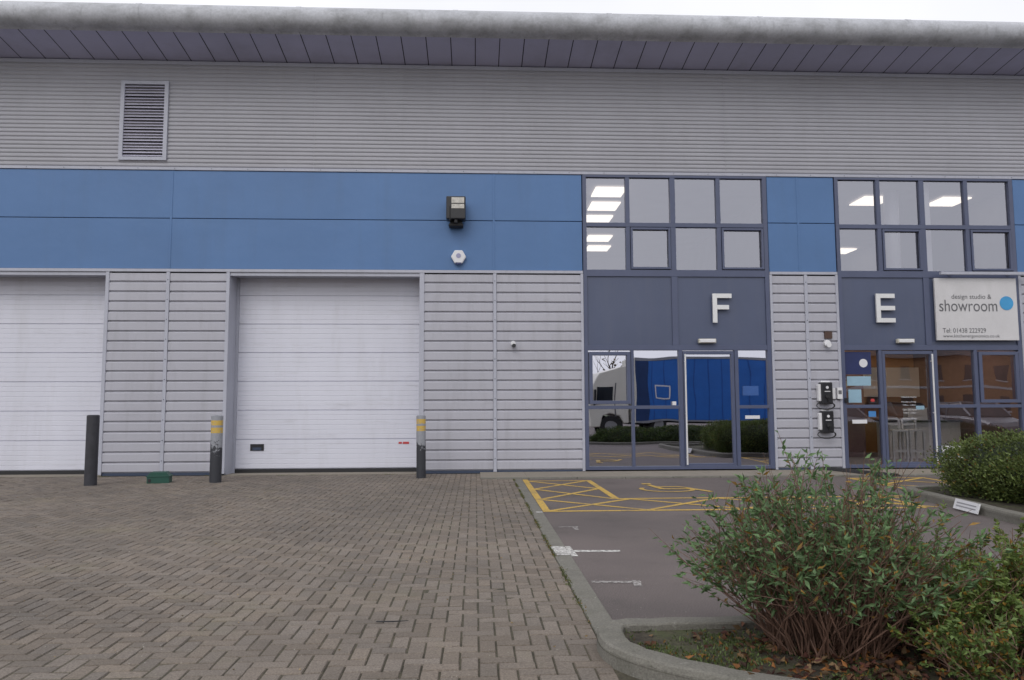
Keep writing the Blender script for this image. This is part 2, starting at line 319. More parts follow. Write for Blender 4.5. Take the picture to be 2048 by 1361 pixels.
# windows
def window(a,name,kind):
    W=empty(name); W.parent=B
    d=a-2.28; mb=MB(); Y0,Y1=-.05,.06
    def v(x0,x1,z0,z1,y0=Y0,y1=Y1): mb.box(x0+d,x1+d,y0,y1,z0,z1,m_frame)
    v(2.28,2.36,.05,6.335); v(6.18,6.27,.05,6.335)
    for z0,z1 in [(6.245,6.335),(5.17,5.26),(4.10,4.245),(2.535,2.64),(.05,.12)]: v(2.36,6.18,z0,z1,-.047)
    for x0,x1 in ((3.20,3.29),(4.165,4.275),(5.165,5.255)):
        v(x0,x1,5.26,6.245,-.044); v(x0,x1,4.245,5.17,-.044)
    for x0,x1 in ((3.29,4.165),(5.255,6.18)):
        for p in ((x0+.01,x0+.055,4.26,5.155),(x1-.055,x1-.01,4.26,5.155)): v(*p,-.065,.0)
        for p in ((x0+.055,x1-.055,4.26,4.305),(x0+.055,x1-.055,5.11,5.155)): v(*p,-.063,.0)
    v(4.16,4.29,2.64,4.10,-.044)
    for x0,x1 in ((2.36,4.16),(4.29,6.18)): mb.box(x0+d,x1+d,-.018,.05,2.64,4.10,m_spandrel)
    if kind=='F': V=[(3.265,3.325),(4.275,4.36),(5.47,5.55)]; door=(4.36,5.47); tr=[(2.36,3.265),(3.325,4.275),(5.55,6.18)]; sb=(2.36,3.265)
    else: V=[(3.10,3.17),(4.30,4.38),(5.19,5.27)]; door=(3.17,4.30); tr=[(2.36,3.10),(4.38,5.19),(5.27,6.18)]; sb=(5.27,6.18)
    for x0,x1 in V: v(x0,x1,.12,2.535,-.044)
    for x0,x1 in tr: v(x0,x1,1.305,1.375,-.046)
    x0,x1=sb
    for p in ((x0+.015,x0+.09,1.41,2.50),(x1-.09,x1-.015,1.41,2.50)): v(*p,-.066,0)
    for p in ((x0+.09,x1-.09,1.41,1.48),(x0+.09,x1-.09,2.43,2.50)): v(*p,-.064,0)
    x0,x1=door
    v(x0+.01,x0+.07,.09,2.52,-.036,.03); v(x1-.07,x1-.01,.09,2.52,-.036,.03); v(x0+.07,x1-.07,.09,.17,-.034,.03); v(x0+.07,x1-.07,2.45,2.52,-.034,.03)
    mb.done('frame',W,.004)
    mb=MB()
    for x0,x1 in ((2.36,3.2),(3.29,4.165),(4.275,5.165),(5.255,6.18)):
        for z0,z1 in ((5.26,6.245),(4.245,5.17)):
            e=random.uniform(-.003,.003); mb.quad([(x0+d,.012,z0),(x1+d,.012+e,z0),(x1+d,.012+e,z1),(x0+d,.012,z1)],m_glass)
    xs=[2.36]+[q for p in V for q in p]+[6.18]; gl=m_glassd if kind=='F' else m_glasse
    for i in range(0,len(xs),2):
        mb.quad([(xs[i]+d,.012,.12),(xs[i+1]+d,.012,.12),(xs[i+1]+d,.012,2.535),(xs[i]+d,.012,2.535)],gl)
    mb.done('glass',W,fix=False)
    mb=MB(); hx=(door[0]+.04 if kind=='F' else door[1]-.06)+d
    mb.cyl((hx,-.10,.15),.018,2.3,m_steel,'Z',12)
    for z in (.3,1.2,2.3): mb.cyl((hx,-.10,z),.012,.07,m_steel,'Y',8)
    mb.done('door_pull_bar',W,smooth=False)
    mb=MB(); xa,xb=a-.8,a+3.99+.6
    D=9.
    mb.quad([(xa,.2,.06),(xb,.2,.06),(xb,D,.06),(xa,D,.06)],m_floor)
    mb.quad([(xa,.2,3.4),(xb,.2,3.4),(xb,D,3.4),(xa,D,3.4)],m_room)
    mb.quad([(xa,.2,3.5),(xb,.2,3.5),(xb,D,3.5),(xa,D,3.5)],m_floor)
    mb.quad([(xa,.2,6.3),(xb,.2,6.3),(xb,D,6.3),(xa,D,6.3)],m_room)
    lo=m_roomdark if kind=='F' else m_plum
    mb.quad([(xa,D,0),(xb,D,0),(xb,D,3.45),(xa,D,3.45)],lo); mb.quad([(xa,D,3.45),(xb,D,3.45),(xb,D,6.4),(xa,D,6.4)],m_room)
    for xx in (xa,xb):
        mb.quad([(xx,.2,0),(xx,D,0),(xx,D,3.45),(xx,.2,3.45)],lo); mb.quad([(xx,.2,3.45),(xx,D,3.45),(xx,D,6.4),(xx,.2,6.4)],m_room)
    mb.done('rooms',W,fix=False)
    mb=MB()
    L=[(2.75,.75),(2.85,2.0),(2.9,3.3),(3.3,5.6),(3.5,7.0)] if kind=='F' else [(9.2,1.3),(11.1,1.3),(11.3,7.2),(9.0,5.0)]
    for x,y in L: mb.box(x-.05,x+.65,y,y+.75,6.24,6.27,m_lamp)
    if kind=='E':
        for x,y in ((8.3,1.5),(9.1,2.5),(9.9,2.2),(10.6,3.2),(11.3,1.6),(9.4,4.5),(10.4,4.2)): mb.cyl((x,y,3.30),.05,.03,m_fillspot,'Z',10)  # spots added to brighten the ground-floor showroom
        for x in (8.6,9.9,11.2): mb.box(x,x+.6,1.6,2.2,3.34,3.37,m_fillpanel)  # glowing panels, also added as extra light for the showroom
    mb.done('ceiling_lights',W)
    if kind=='E':
        mb=MB(); mb.cyl((9.6,1.0,3.5),.16,2.8,m_white,'Z',20); mb.box(10.0,10.15,.4,.5,3.5,6.3,m_white)
        mb.box(8.75,9.9,3.2,3.3,.06,2.6,m_plum); mb.box(10.1,12.3,5,5.1,.06,3.2,m_warm); mb.box(8.0,8.5,1.4,1.7,.06,1.0,m_white)
        mb.cyl((9.35,3.185,1.9),.13,.01,m_cream,'Y',24)
        mb.box(10.2,12,2.6,3.2,.06,.95,m_white); mb.box(10.15,12.05,2.55,3.25,.95,.99,m_dark)
        mb.box(10.5,12.2,4.6,5.0,1.6,2.4,m_white); mb.box(10.8,11.3,2.8,3.0,.99,1.3,m_steel); mb.done('showroom_interior',W)
        for sx in (9.75,10.15):
            mb=MB()
            for px in (-.16,.16):
                for py in (-.16,.16): mb.box(sx+px-.02,sx+px+.02,1.5+py-.02,1.5+py+.02,.06,.78 if py<0 else 1.05,m_white)
            mb.box(sx-.19,sx+.19,1.31,1.69,.76,.80,m_white)
            for zz in (.90,1.02): mb.box(sx-.14,sx+.14,1.65,1.67,zz,zz+.05,m_white)
            mb.box(sx-.14,sx+.14,1.33,1.35,.3,.34,m_white); mb.done('bar_stool',W)
    return W
WF=window(2.28,'unit_window_wall','F'); WE=window(7.77,'unit_window_wall.001','E')
mb=MB(); mb.box(5.68,5.99,-.0,.008,1.09,1.16,m_white); mb.done('letter_plate',WF)
m_pale=mat('pale_blue_notice',lin(140,172,190),.5)
mb=MB(); mb.box(5.64,5.98,.003,.008,1.58,1.78,mat('blue_notice',lin(50,88,150),.5)); mb.box(4.12,4.2,-.056,-.05,1.38,1.46,m_white); mb.done('window_notice',WF)
mb=MB()
mb.box(7.86,8.44,.002,.008,2.02,2.5,m_navy)
mb.box(7.90,8.42,.002,.008,1.78,1.98,m_pale); mb.box(7.92,8.2,.002,.008,1.42,1.70,m_pale); mb.box(7.98,8.3,.002,.008,.98,1.06,m_white); mb.box(8.34,8.5,.002,.008,1.12,1.24,mat('small_blue_sticker',lin(70,130,190),.5))
mb.box(8.40,8.48,.002,.008,1.44,1.50,m_red); mb.box(9.38,9.56,.002,.008,1.27,1.35,m_pale)
mb.done('door_notices',WE)
mb=MB(); mb.cyl((8.27,-.004,2.26),.09,.006,m_white,'Y',24); mb.done('plain_round_mark',WE)
text('OPENING HOURS','opening_hours_text',9.06,1.52,.0,.34,.03,m_white,WE)
text('Monday to Friday','opening_days_text',9.07,1.41,.0,.32,.04,m_white,WE)
text('9.00am - 5.00pm','opening_time_text',9.09,1.345,.0,.29,.035,m_white,WE)
text('Open Saturdays','saturday_text',9.08,1.245,.0,.31,.04,m_white,WE)
text('9.00am - 4.00pm','saturday_time_text',9.09,1.18,.0,.29,.035,m_white,WE)
text('Sundays Closed','sunday_text',9.09,1.06,.0,.29,.035,m_white,WE)
mb=MB(); mb.box(9.88,10.38,-.002,.008,.13,.50,m_white); mb.done('kitchen_range_poster',WE)
m_ink=mat('black_ink',(.02,.02,.02),.6)
text('SECOND','poster_text',9.92,.37,-.006,.42,.085,m_ink,WE); text('NATURE','poster_text_lower',9.92,.26,-.006,.42,.085,m_ink,WE)

# ------------------------------------------------------------------ things on the wall
def letter(ch,x,z):
    E=empty('unit_letter_'+ch.lower()); mb=MB(); y0,y1=-.12,-.07; w,h,s=.41,.62,.095
    mb.box(x,x+s,y0,y1,z,z+h,m_steel); mb.box(x+s,x+w,y0,y1,z+h-s,z+h,m_steel)
    if ch=='F': mb.box(x+s,x+w-.06,y0,y1,z+.30-s/2+.03,z+.30+s/2+.03,m_steel)
    else: mb.box(x+s,x+w,y0,y1,z+.31-s/2,z+.31+s/2,m_steel); mb.box(x+s,x+w,y0,y1,z,z+s,m_steel)
    for zz in (.1,.5): mb.cyl((x+.05,y1,z+zz),.012,.055,m_dark,'Y',8)
    mb.done('letter_body',E,.004)
letter('F',5.01,3.11); letter('E',8.55,3.12)
for x in (4.69,8.97):
    E=empty('bulkhead_light'); mb=MB(); mb.box(x,x+.37,-.14,-.05,2.68,2.77,m_cream); mb.box(x+.02,x+.35,-.16,-.14,2.69,2.76,m_white); mb.done('housing',E,.015)
S=empty('showroom_sign'); m_signw=mat('sign_board',(.60,.59,.60),.4,var=.05,dirt=((.4,.4,.38),(2,2,.4),1.5,.5,.8,.4))
mb=MB(); mb.box(9.84,11.65,-.13,-.08,2.74,4.08,m_signw)
mb.done('sign_board',S,.004)
mb=MB(); mb.box(9.92,11.84,-.26,-.19,4.14,4.20,m_trim)
for x in (10.2,11.5): mb.box(x,x+.03,-.20,-.03,4.155,4.185,m_trim)
mb.done('sign_light_trough',S)
m_grey=mat('sign_grey_lettering',(.12,.12,.13),.5); m_sky=mat('sign_blue_mark',(.05,.30,.58),.5)
text('design studio &','sign_text_top',10.20,3.60,-.134,.88,.13,m_grey,S)
text('showroom','sign_text_main',9.92,3.36,-.134,1.28,.25,m_grey,S)
text('Tel: 01438 222929','sign_text_phone',9.97,2.90,-.134,.95,.10,m_grey,S)
text('www.kitchenergonomics.co.uk','sign_text_web',9.97,2.78,-.134,1.25,.085,m_grey,S)
mb=MB(); mb.cyl((11.41,-.138,3.54),.15,.006,m_sky,'Y',32); mb.done('plain_round_mark',S)
E=empty('floodlight'); mb=MB()
mb.box(-.60,-.20,-.42,-.14,5.22,5.70,m_blackp); mb.box(-.53,-.27,-.20,-.03,5.12,5.26,m_blackp); mb.box(-.55,-.25,-.30,-.05,5.10,5.16,m_dark)
mb.done('housing',E,.02)
m_lens=mat('lamp_lens',(.5,.48,.44),.25,var=.3,scale=12)
mb=MB(); mb.box(-.49,-.23,-.43,-.421,5.44,5.67,m_lens); mb.box(-.49,-.23,-.436,-.431,5.535,5.55,m_dark)
mb.cyl((-.40,-.37,5.15),.035,.06,m_dark,'Z',10); mb.cyl((-.52,-.43,5.18),.012,.3,m_dark,'Z',8); mb.done('lens',E)
E=empty('alarm_box'); mb=MB(); mb.cyl((-.35,-.12,4.49),.16,.09,m_white,'Y',6); mb.done('hexagonal_case',E,.02)
mb=MB(); mb.cyl((-.35,-.128,4.51),.05,.008,mat('alarm_mark',(.3,.3,.45),.5),'Y',20); mb.box(-.41,-.29,-.125,-.1,4.325,4.365,m_navy); mb.done('plain_round_mark',E)
E=empty('security_camera'); mb=MB(); mb.cyl((.79,-.09,2.68),.05,.055,m_white,'Y',12); mb.cyl((.80,-.20,2.62),.04,.12,m_blackp,'Y',12); mb.done('camera_body',E)
E=empty('security_camera'); mb=MB(); mb.cyl((7.46,-.11,2.68),.07,.07,m_white,'Y',16); mb.cyl((7.46,-.17,2.64),.055,.08,m_white,'Y',16,.03); mb.done('camera_body',E)
m_rust=mat('rust_brown_box',(.08,.045,.035),.7)
E=empty('wall_vent_box'); mb=MB(); mb.box(7.42,7.58,-.08,-.03,2.78,2.93,m_rust); mb.done('vent',E)
def charger(z):
    E=empty('ev_charger'); mb=MB()
    mb.box(7.20,7.27,-.16,-.04,z+.06,z+.42,m_white); mb.box(7.25,7.49,-.20,-.04,z,z+.46,m_blackp); mb.box(7.27,7.47,-.14,-.036,z+.44,z+.49,m_white)
    mb.done('case',E,.02)
    mb=MB(); mb.cyl((7.37,-.225,z+.16),.045,.03,m_dark,'Y',16); mb.cyl((7.37,-.207,z+.35),.03,.008,m_white,'Y',12)
    mb.box(7.31,7.43,-.207,-.202,z+.26,z+.275,m_white)
    pts=[(7.37,-.24,z+.14)]
    for i in range(1,40):
        a=math.pi*2*i/26; pts.append((7.33+.19*math.sin(a),-.20+.002*i*.5,z+.05-.10*(1-math.cos(a))*.8))
    mb.tube(pts,.011,m_dark,6); mb.done('socket_and_cable',E,fix=False); return E
charger(1.39); charger(.79)
E=empty('meter_box'); mb=MB(); mb.box(7.52,7.60,-.08,-.03,1.50,1.73,m_white); mb.box(7.63,7.74,-.11,-.055,1.50,1.74,m_white); mb.box(7.65,7.72,-.115,-.11,1.60,1.68,m_grey); mb.box(7.80,7.87,-.09,-.05,1.42,1.52,m_blackp); mb.done('boxes',E,.006)

# ------------------------------------------------------------------ GROUND
mb=MB(); mb.quad([(-600,-600,-.08),(600,-600,-.08),(600,600,-.08),(-600,600,-.08)],mat('ground_grass',(.06,.08,.03),.95,var=.3)); mb.done('ground',fix=False)
mb=MB(); mb.quad([(.86,-60,0),(70,-60,0),(70,-1.3,0),(.86,-1.3,0)],m_tar); mb.quad([(-70,-60,0),(.86,-60,0),(.86,-20.,0),(-70,-20.,0)],m_tar); mb.quad([(-70,-20,0),(-20,-20,0),(-20,0,0),(-70,0,0)],m_tar); mb.done('car_park_tarmac',fix=False)
mb=MB(); mb.quad([(-20,-20,-.006),(.9,-20,-.006),(.9,.6,-.006),(-20,.6,-.006)],m_sand); mb.done('paving_bed_sand',fix=False)
u=.1; X1=.72; X0=-19.9; Y1=-.06; Y0=-19.9
nx=int(round((X1-X0)/u)); ny=int(round((Y1-Y0)/u))
V=[];F=[];C=[]
g=.002; ch=.006
for i in range(-1,nx):
    for j in range(-1,ny):
        mm=(i-j)%4
        if mm==0: a0,b0,a1,b1=i,j,i+2,j+1
        elif mm==3: a0,b0,a1,b1=i,j,i+1,j+2
        else: continue
        a0=max(a0,0);b0=max(b0,0);a1=min(a1,nx);b1=min(b1,ny)
        if a1<=a0 or b1<=b0: continue
        jx=random.gauss(0,.0012); jy=random.gauss(0,.0012)
        x0=X1-a1*u+g+jx; x1=X1-a0*u-g+jx; y0=Y0+b0*u+g+jy; y1=Y0+b1*u-g+jy
        dz=random.gauss(0,.0012)+.006*math.sin(x0*1.3+2*math.sin(y0*.7))*math.sin(y0*1.1) ; t1=random.gauss(0,.0014); t2=random.gauss(0,.0014); dz=max(dz,-.0035)
        k=len(V)
        V+=[(x0,y0,-.012),(x1,y0,-.012),(x1,y1,-.012),(x0,y1,-.012),(x0+ch,y0+ch,dz+t1),(x1-ch,y0+ch,dz-t1),(x1-ch,y1-ch,dz+t2),(x0+ch,y1-ch,dz-t2)]
        F+=[(k+4,k+5,k+6,k+7),(k,k+1,k+5,k+4),(k+1,k+2,k+6,k+5),(k+2,k+3,k+7,k+6),(k+3,k,k+4,k+7)]
        s=.158*random.uniform(.84,1.17); r=random.random(); c=(s*1.10,s*(.92+.04*r),s*(.76+.08*r),1)
        C+=[c]*8
me=bpy.data.meshes.new('block_paving'); me.from_pydata(V,[],F); me.materials.append(m_brick)
at=me.color_attributes.new('Col','FLOAT_COLOR','POINT'); at.data.foreach_set('color',np.array(C,dtype=np.float32).ravel()); me.update()
o=bpy.data.objects.new('block_paving',me); col.objects.link(o)
mb=MB(); y=-1.32
while y>-11.2:
    mb.box(.722,.872,y-.905,y,-.05,.008,m_conc); y-=.915
x=.1
while x<34:
    mb.box(x,x+.9,-1.42,-1.28,-.05,.028,m_conc); x+=.915
mb.done('kerb',bevel=.008)
mb=MB(); x=.1
while x<34: mb.box(x,x+.897,-1.275,-.01,-.05,.024,m_foot); x+=.9
mb.box(-11.5,-7.5,.0,.6,-.05,.004,m_foot); mb.box(-5.1,-1.1,.0,.6,-.05,.004,m_foot)
mb.done('footway',bevel=.003)
mk=MB(); zc=[.003]
def stripe(p,q,w=.085,mt=None):
    mt=mt or m_yel
    p=Vector(p);q=Vector(q);d=(q-p).normalized();n=Vector((-d.y,d.x))*w/2; zc[0]+=.00008; z=zc[0]
    mk.quad([(p-n).to_tuple()+(z,),(q-n).to_tuple()+(z,),(q+n).to_tuple()+(z,),(p+n).to_tuple()+(z,)],mt)
stripe((.93,-1.5),(.93,-5.95),.1)
stripe((.93,-1.78),(2.11,-1.78)); stripe((2.08,-1.74),(2.08,-4.62),.1)
stripe((.93,-5.9),(6.0,-5.9),.1); stripe((2.08,-4.6),(6.9,-4.6),.09)
for y in (-1.8,-3.2): stripe((.97,y),(2.04,y-1.4)); stripe((2.04,y),(.97,y-1.4))
for k in range(4):
    x=.97+k*1.3; stripe((x,-5.86),(x+1.3,-4.64)); stripe((x,-4.64),(x+1.3,-5.86))
stripe((7.0,-1.7),(7.0,-4.15)); stripe((8.4,-1.7),(8.4,-4.1)); stripe((7.0,-1.75),(8.4,-1.75)); stripe((7.0,-4.05),(8.4,-4.05))
stripe((7.04,-1.8),(8.36,-2.9)); stripe((8.36,-1.8),(7.04,-2.9)); stripe((7.04,-2.9),(8.36,-4.0)); stripe((8.36,-2.9),(7.04,-4.0))
stripe((6.0,-4.64),(6.0,-5.86)); stripe((5.3,-5.0),(6.0,-5.6),.1)
cx,cy=3.15,-3.35
for i in range(14):
    a0=math.radians(150+i*18); a1=math.radians(150+(i+1)*18.5); stripe((cx+.42*math.cos(a0),cy+.42*math.sin(a0)),(cx+.42*math.cos(a1),cy+.42*math.sin(a1)),.08)
stripe((cx-.16,cy+.66),(cx-.07,cy),.1); stripe((cx-.07,cy),(cx+.42,cy),.1); stripe((cx+.42,cy),(cx+.6,cy-.45),.1); stripe((cx-.13,cy+.33),(cx+.3,cy+.33),.09); stripe((cx-.24,cy+.84),(cx-.08,cy+.84),.16)
mk.done('yellow_parking_markings',fix=False)
mk=MB(); zc[0]=.003
stripe((.885,-8.42),(.90,-8.92),.07,m_wht); stripe((.93,-8.67),(1.36,-8.70),.09,m_wht)
stripe((.90,-9.95),(1.28,-9.98),.06,m_whtf); stripe((1.25,-9.92),(1.23,-10.12),.06,m_whtf); stripe((.94,-7.22),(1.16,-7.22),.05,m_whtf); stripe((1.12,-7.25),(1.12,-7.42),.05,m_whtf)
stripe((6.0,-4.5),(6.25,-4.8),.07,m_yel)
for x in (12.2,14.8,17.4,20): stripe((x,-10.2),(x,-15),.09,m_wht)
zc[0]=.0105; stripe((.79,-8.46),(.81,-8.90),.13,m_wht); stripe((.78,-6.02),(.865,-6.02),.09,m_wht)
mk.done('white_parking_markings',fix=False)

# ------------------------------------------------------------------ kerbed islands
def sweep_kerb(name,pts,w=.14,h=.12):
    mb=MB(); P=[Vector(p) for p in pts]; n=len(P); prof=[(0,-.05),(.003,h-.03),(.012,h-.008),(.03,h),(w-.01,h),(w,h-.01),(w,-.05)]
    m=len(prof)
    for i,p in enumerate(P):
        a=P[max(i-1,0)]; b=P[min(i+1,n-1)]; d=(b-a).normalized(); nn=Vector((-d.y,d.x))
        for o_,z in prof: mb.v.append((p.x+nn.x*o_,p.y+nn.y*o_,z+(.003*math.sin(i*2.1) if z>0 else 0)))
    for i in range(n-1):
        for q in range(m-1): mb.f.append((i*m+q,(i+1)*m+q,(i+1)*m+q+1,i*m+q+1)); mb.mi.append(mb.m(m_conc))
    return mb.done(name)
def smooth_path(pts,it=2):
    P=[Vector(p) for p in pts]
    for _ in range(it):
        Q=[P[0]]
        for a,b in zip(P[:-1],P[1:]): Q+=[a*.75+b*.25,a*.25+b*.75]
        Q.append(P[-1]); P=Q
    return P
path=smooth_path([(10,-11.30),(4,-11.30),(1.6,-11.31),(1.05,-11.32),(.80,-11.33),(.70,-11.45),(.67,-11.66),(.69,-11.86),(.82,-12.08),(1.1,-12.34),(1.6,-12.64),(2.4,-13.0),(4,-13.3),(10,-13.4)])
sweep_kerb('planting_bed_kerb',path,.15,.10)
m_soil=mat('soil',(.06,.05,.035),.95,var=.4,scale=5,fine=.4,fscale=40,bump=1,bscale=35,dirt=((.06,.08,.025),(1,1,1),5,.48,.62,.6))
mb=MB(); mb.quad([(p.x,p.y,.06) for p in path],m_soil); mb.done('planting_bed_soil')
path2=smooth_path([(16,-4.2),(9,-4.2),(6.9,-4.22),(6.55,-4.35),(6.42,-4.8),(6.3,-6.2),(6.1,-7.8),(6.0,-9.2),(6.3,-9.5),(7,-9.6),(16,-9.6)])
sweep_kerb('hedge_island_kerb',path2)
mb=MB(); mb.quad([(p.x,p.y,.06) for p in path2],m_soil); mb.done('hedge_island_soil')
E=empty('kerb_parking_plate'); mb=MB(); mb.box(-.3,.3,-.006,.006,-.065,.065,m_white)
m_pl=mat('plate_lettering_grey',(.3,.3,.32),.6)
for z in (-.02,.02): mb.box(-.24,.24,-.0085,-.0065,z-.008,z+.008,m_pl)
mb.done('plate',E); E.location=(6.20,-6.43,.085); E.rotation_euler=(math.radians(-18),0,math.radians(-97))
E=empty('cable_ramp'); mb=MB()
for i in range(6):
    mb.exty([(-.16,0),(-.07,.05),(.07,.05),(.16,0)],i*.3,i*.3+.29,m_dark)
mb.done('rubber_segments',E); E.location=(7.88,-1.75,.03); E.rotation_euler=(0,0,math.radians(16))

# ------------------------------------------------------------------ bollards, box
def bollard(x,y,r,h,mt):
    E=empty('bollard'); mb=MB(); mb.cyl((0,0,-.03),r,h,mt,'Z',28); mb.cyl((0,0,h-.03),r*.985,.012,mt,'Z',28,r*.8)
    o=mb.done('post',E,.004); E.location=(x,y,0); E.rotation_euler=(random.uniform(-.01,.01),random.uniform(-.01,.01),random.uniform(0,6)); return E
bollard(-6.82,-1.85,.105,1.26,mat('black_bollard_paint',(.03,.03,.038),.5,var=.25,scale=8))
bollard(-4.73,-1.58,.105,1.24,m_boll); bollard(-1.04,-.95,.09,1.22,m_boll)
m_grn=mat('dark_green_plastic',(.012,.07,.05),.45)
E=empty('rodent_bait_box'); mb=MB(); mb.exty([(-.19,0),(.19,0),(.19,.13),(.13,.2),(-.13,.2),(-.19,.13)],-.12,.12,m_grn); mb.box(-.205,.205,-.13,.13,.115,.135,m_grn); mb.box(-.17,-.12,-.128,-.121,.02,.08,m_dark); mb.done('case',E,.008); E.location=(-5.76,-1.5,.0); E.rotation_euler=(0,0,.15)

# ------------------------------------------------------------------ foliage
def leaf_mesh(name,cent,dirs,L,Wd,cols,mt,parent=None,fold=.25):
    n=len(cent); d=dirs/np.linalg.norm(dirs,axis=1,keepdims=True)
    r=rng.normal(size=(n,3)); s=np.cross(d,r); s/=np.linalg.norm(s,axis=1,keepdims=True)+1e-9; nn=np.cross(d,s)
    L=L[:,None]; Wd=Wd[:,None]
    v=np.empty((n,4,3)); v[:,0]=cent; v[:,1]=cent+d*L*.45+s*Wd*.5+nn*Wd*fold; v[:,2]=cent+d*L-nn*L*.12; v[:,3]=cent+d*L*.45-s*Wd*.5+nn*Wd*fold
    me=bpy.data.meshes.new(name); me.vertices.add(n*4); me.vertices.foreach_set('co',v.reshape(-1))
    idx=np.arange(n*4).reshape(n,4); tri=np.concatenate([idx[:,[0,1,2]],idx[:,[0,2,3]]],axis=1).reshape(-1)
    me.loops.add(n*6); me.loops.foreach_set('vertex_index',tri); me.polygons.add(n*2)
    me.polygons.foreach_set('loop_start',np.arange(n*2)*3); me.polygons.foreach_set('loop_total',np.full(n*2,3))
    me.update(calc_edges=True); me.validate()
    at=me.color_attributes.new('Col','FLOAT_COLOR','POINT'); c=np.ones((n,4,4),dtype=np.float32); c[:,:,:3]=cols[:,None,:]; at.data.foreach_set('color',c.ravel())
    me.materials.append(mt); o=bpy.data.objects.new(name,me); col.objects.link(o)
    if parent: o.parent=parent
    return o
m_leaf=mat_attr('leaves',.5,trans=.25,spec=.4); m_dead=mat_attr('dead_leaves',.8,trans=.1)
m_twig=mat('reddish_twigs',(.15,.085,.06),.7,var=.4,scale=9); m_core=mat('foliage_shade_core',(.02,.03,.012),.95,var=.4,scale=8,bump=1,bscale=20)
def greens(n,base,sp=.35,yel=.0):
    k=rng.uniform(1-sp,1+sp,(n,1)); c=np.array(base)[None]*k
    y=rng.random(n)<yel; c[y]=np.array([.26,.15,.03])*rng.uniform(.6,1.2,(y.sum(),1)); return c
def hedge(name,cx,cy,sx,sy,h,n,base,leaf=.035,seed=0,yel=.02,z0=.08):
    E=empty(name)
    ph=rng.uniform(0,6,8)
    def rad(d):
        return 1+.06*np.sin(d[:,0]*5+ph[0])+.06*np.sin(d[:,1]*6+ph[1])+.05*np.sin(d[:,2]*7+ph[2])+.04*np.sin(d[:,0]*13+ph[3]+d[:,1]*11)
    d=rng.normal(size=(n,3)); d[:,2]=np.abs(d[:,2])*.9; d/=np.linalg.norm(d,axis=1,keepdims=True)
    p4=(np.abs(d)**3.2).sum(1)**(-1/3.2)
    depth=1-np.abs(rng.normal(0,.05,n))+.03*rng.normal(size=n)
    P=d*(p4*rad(d)*depth)[:,None]
    c=P*np.array([sx,sy,h])+np.array([cx,cy,z0])
    dirs=d+rng.normal(size=(n,3))*.7+np.array([0,0,.4])
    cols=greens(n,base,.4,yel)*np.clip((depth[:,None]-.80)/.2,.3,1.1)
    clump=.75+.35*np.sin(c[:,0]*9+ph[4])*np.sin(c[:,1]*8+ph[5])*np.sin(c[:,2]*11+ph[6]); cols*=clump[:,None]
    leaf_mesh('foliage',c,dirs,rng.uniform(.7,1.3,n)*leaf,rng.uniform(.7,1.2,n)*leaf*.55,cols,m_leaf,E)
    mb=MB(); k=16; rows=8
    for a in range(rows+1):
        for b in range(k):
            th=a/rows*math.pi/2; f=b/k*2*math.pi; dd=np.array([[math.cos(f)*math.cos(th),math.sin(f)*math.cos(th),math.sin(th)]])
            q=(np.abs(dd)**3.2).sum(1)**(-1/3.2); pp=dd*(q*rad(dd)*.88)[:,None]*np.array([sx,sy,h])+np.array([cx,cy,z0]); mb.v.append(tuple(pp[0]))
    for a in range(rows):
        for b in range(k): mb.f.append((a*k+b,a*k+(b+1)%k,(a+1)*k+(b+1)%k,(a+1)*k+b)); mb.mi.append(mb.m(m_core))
    mb.done('hedge_shade_core',E,smooth=True); return E  # solid dark core, shade painted in behind the hedge leaves
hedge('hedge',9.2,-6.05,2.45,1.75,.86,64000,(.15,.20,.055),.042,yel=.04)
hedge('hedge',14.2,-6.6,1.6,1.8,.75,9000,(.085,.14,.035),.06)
hedge('hedge',6.8,-12.3,2.4,.8,.5,16000,(.1,.15,.04),.055)

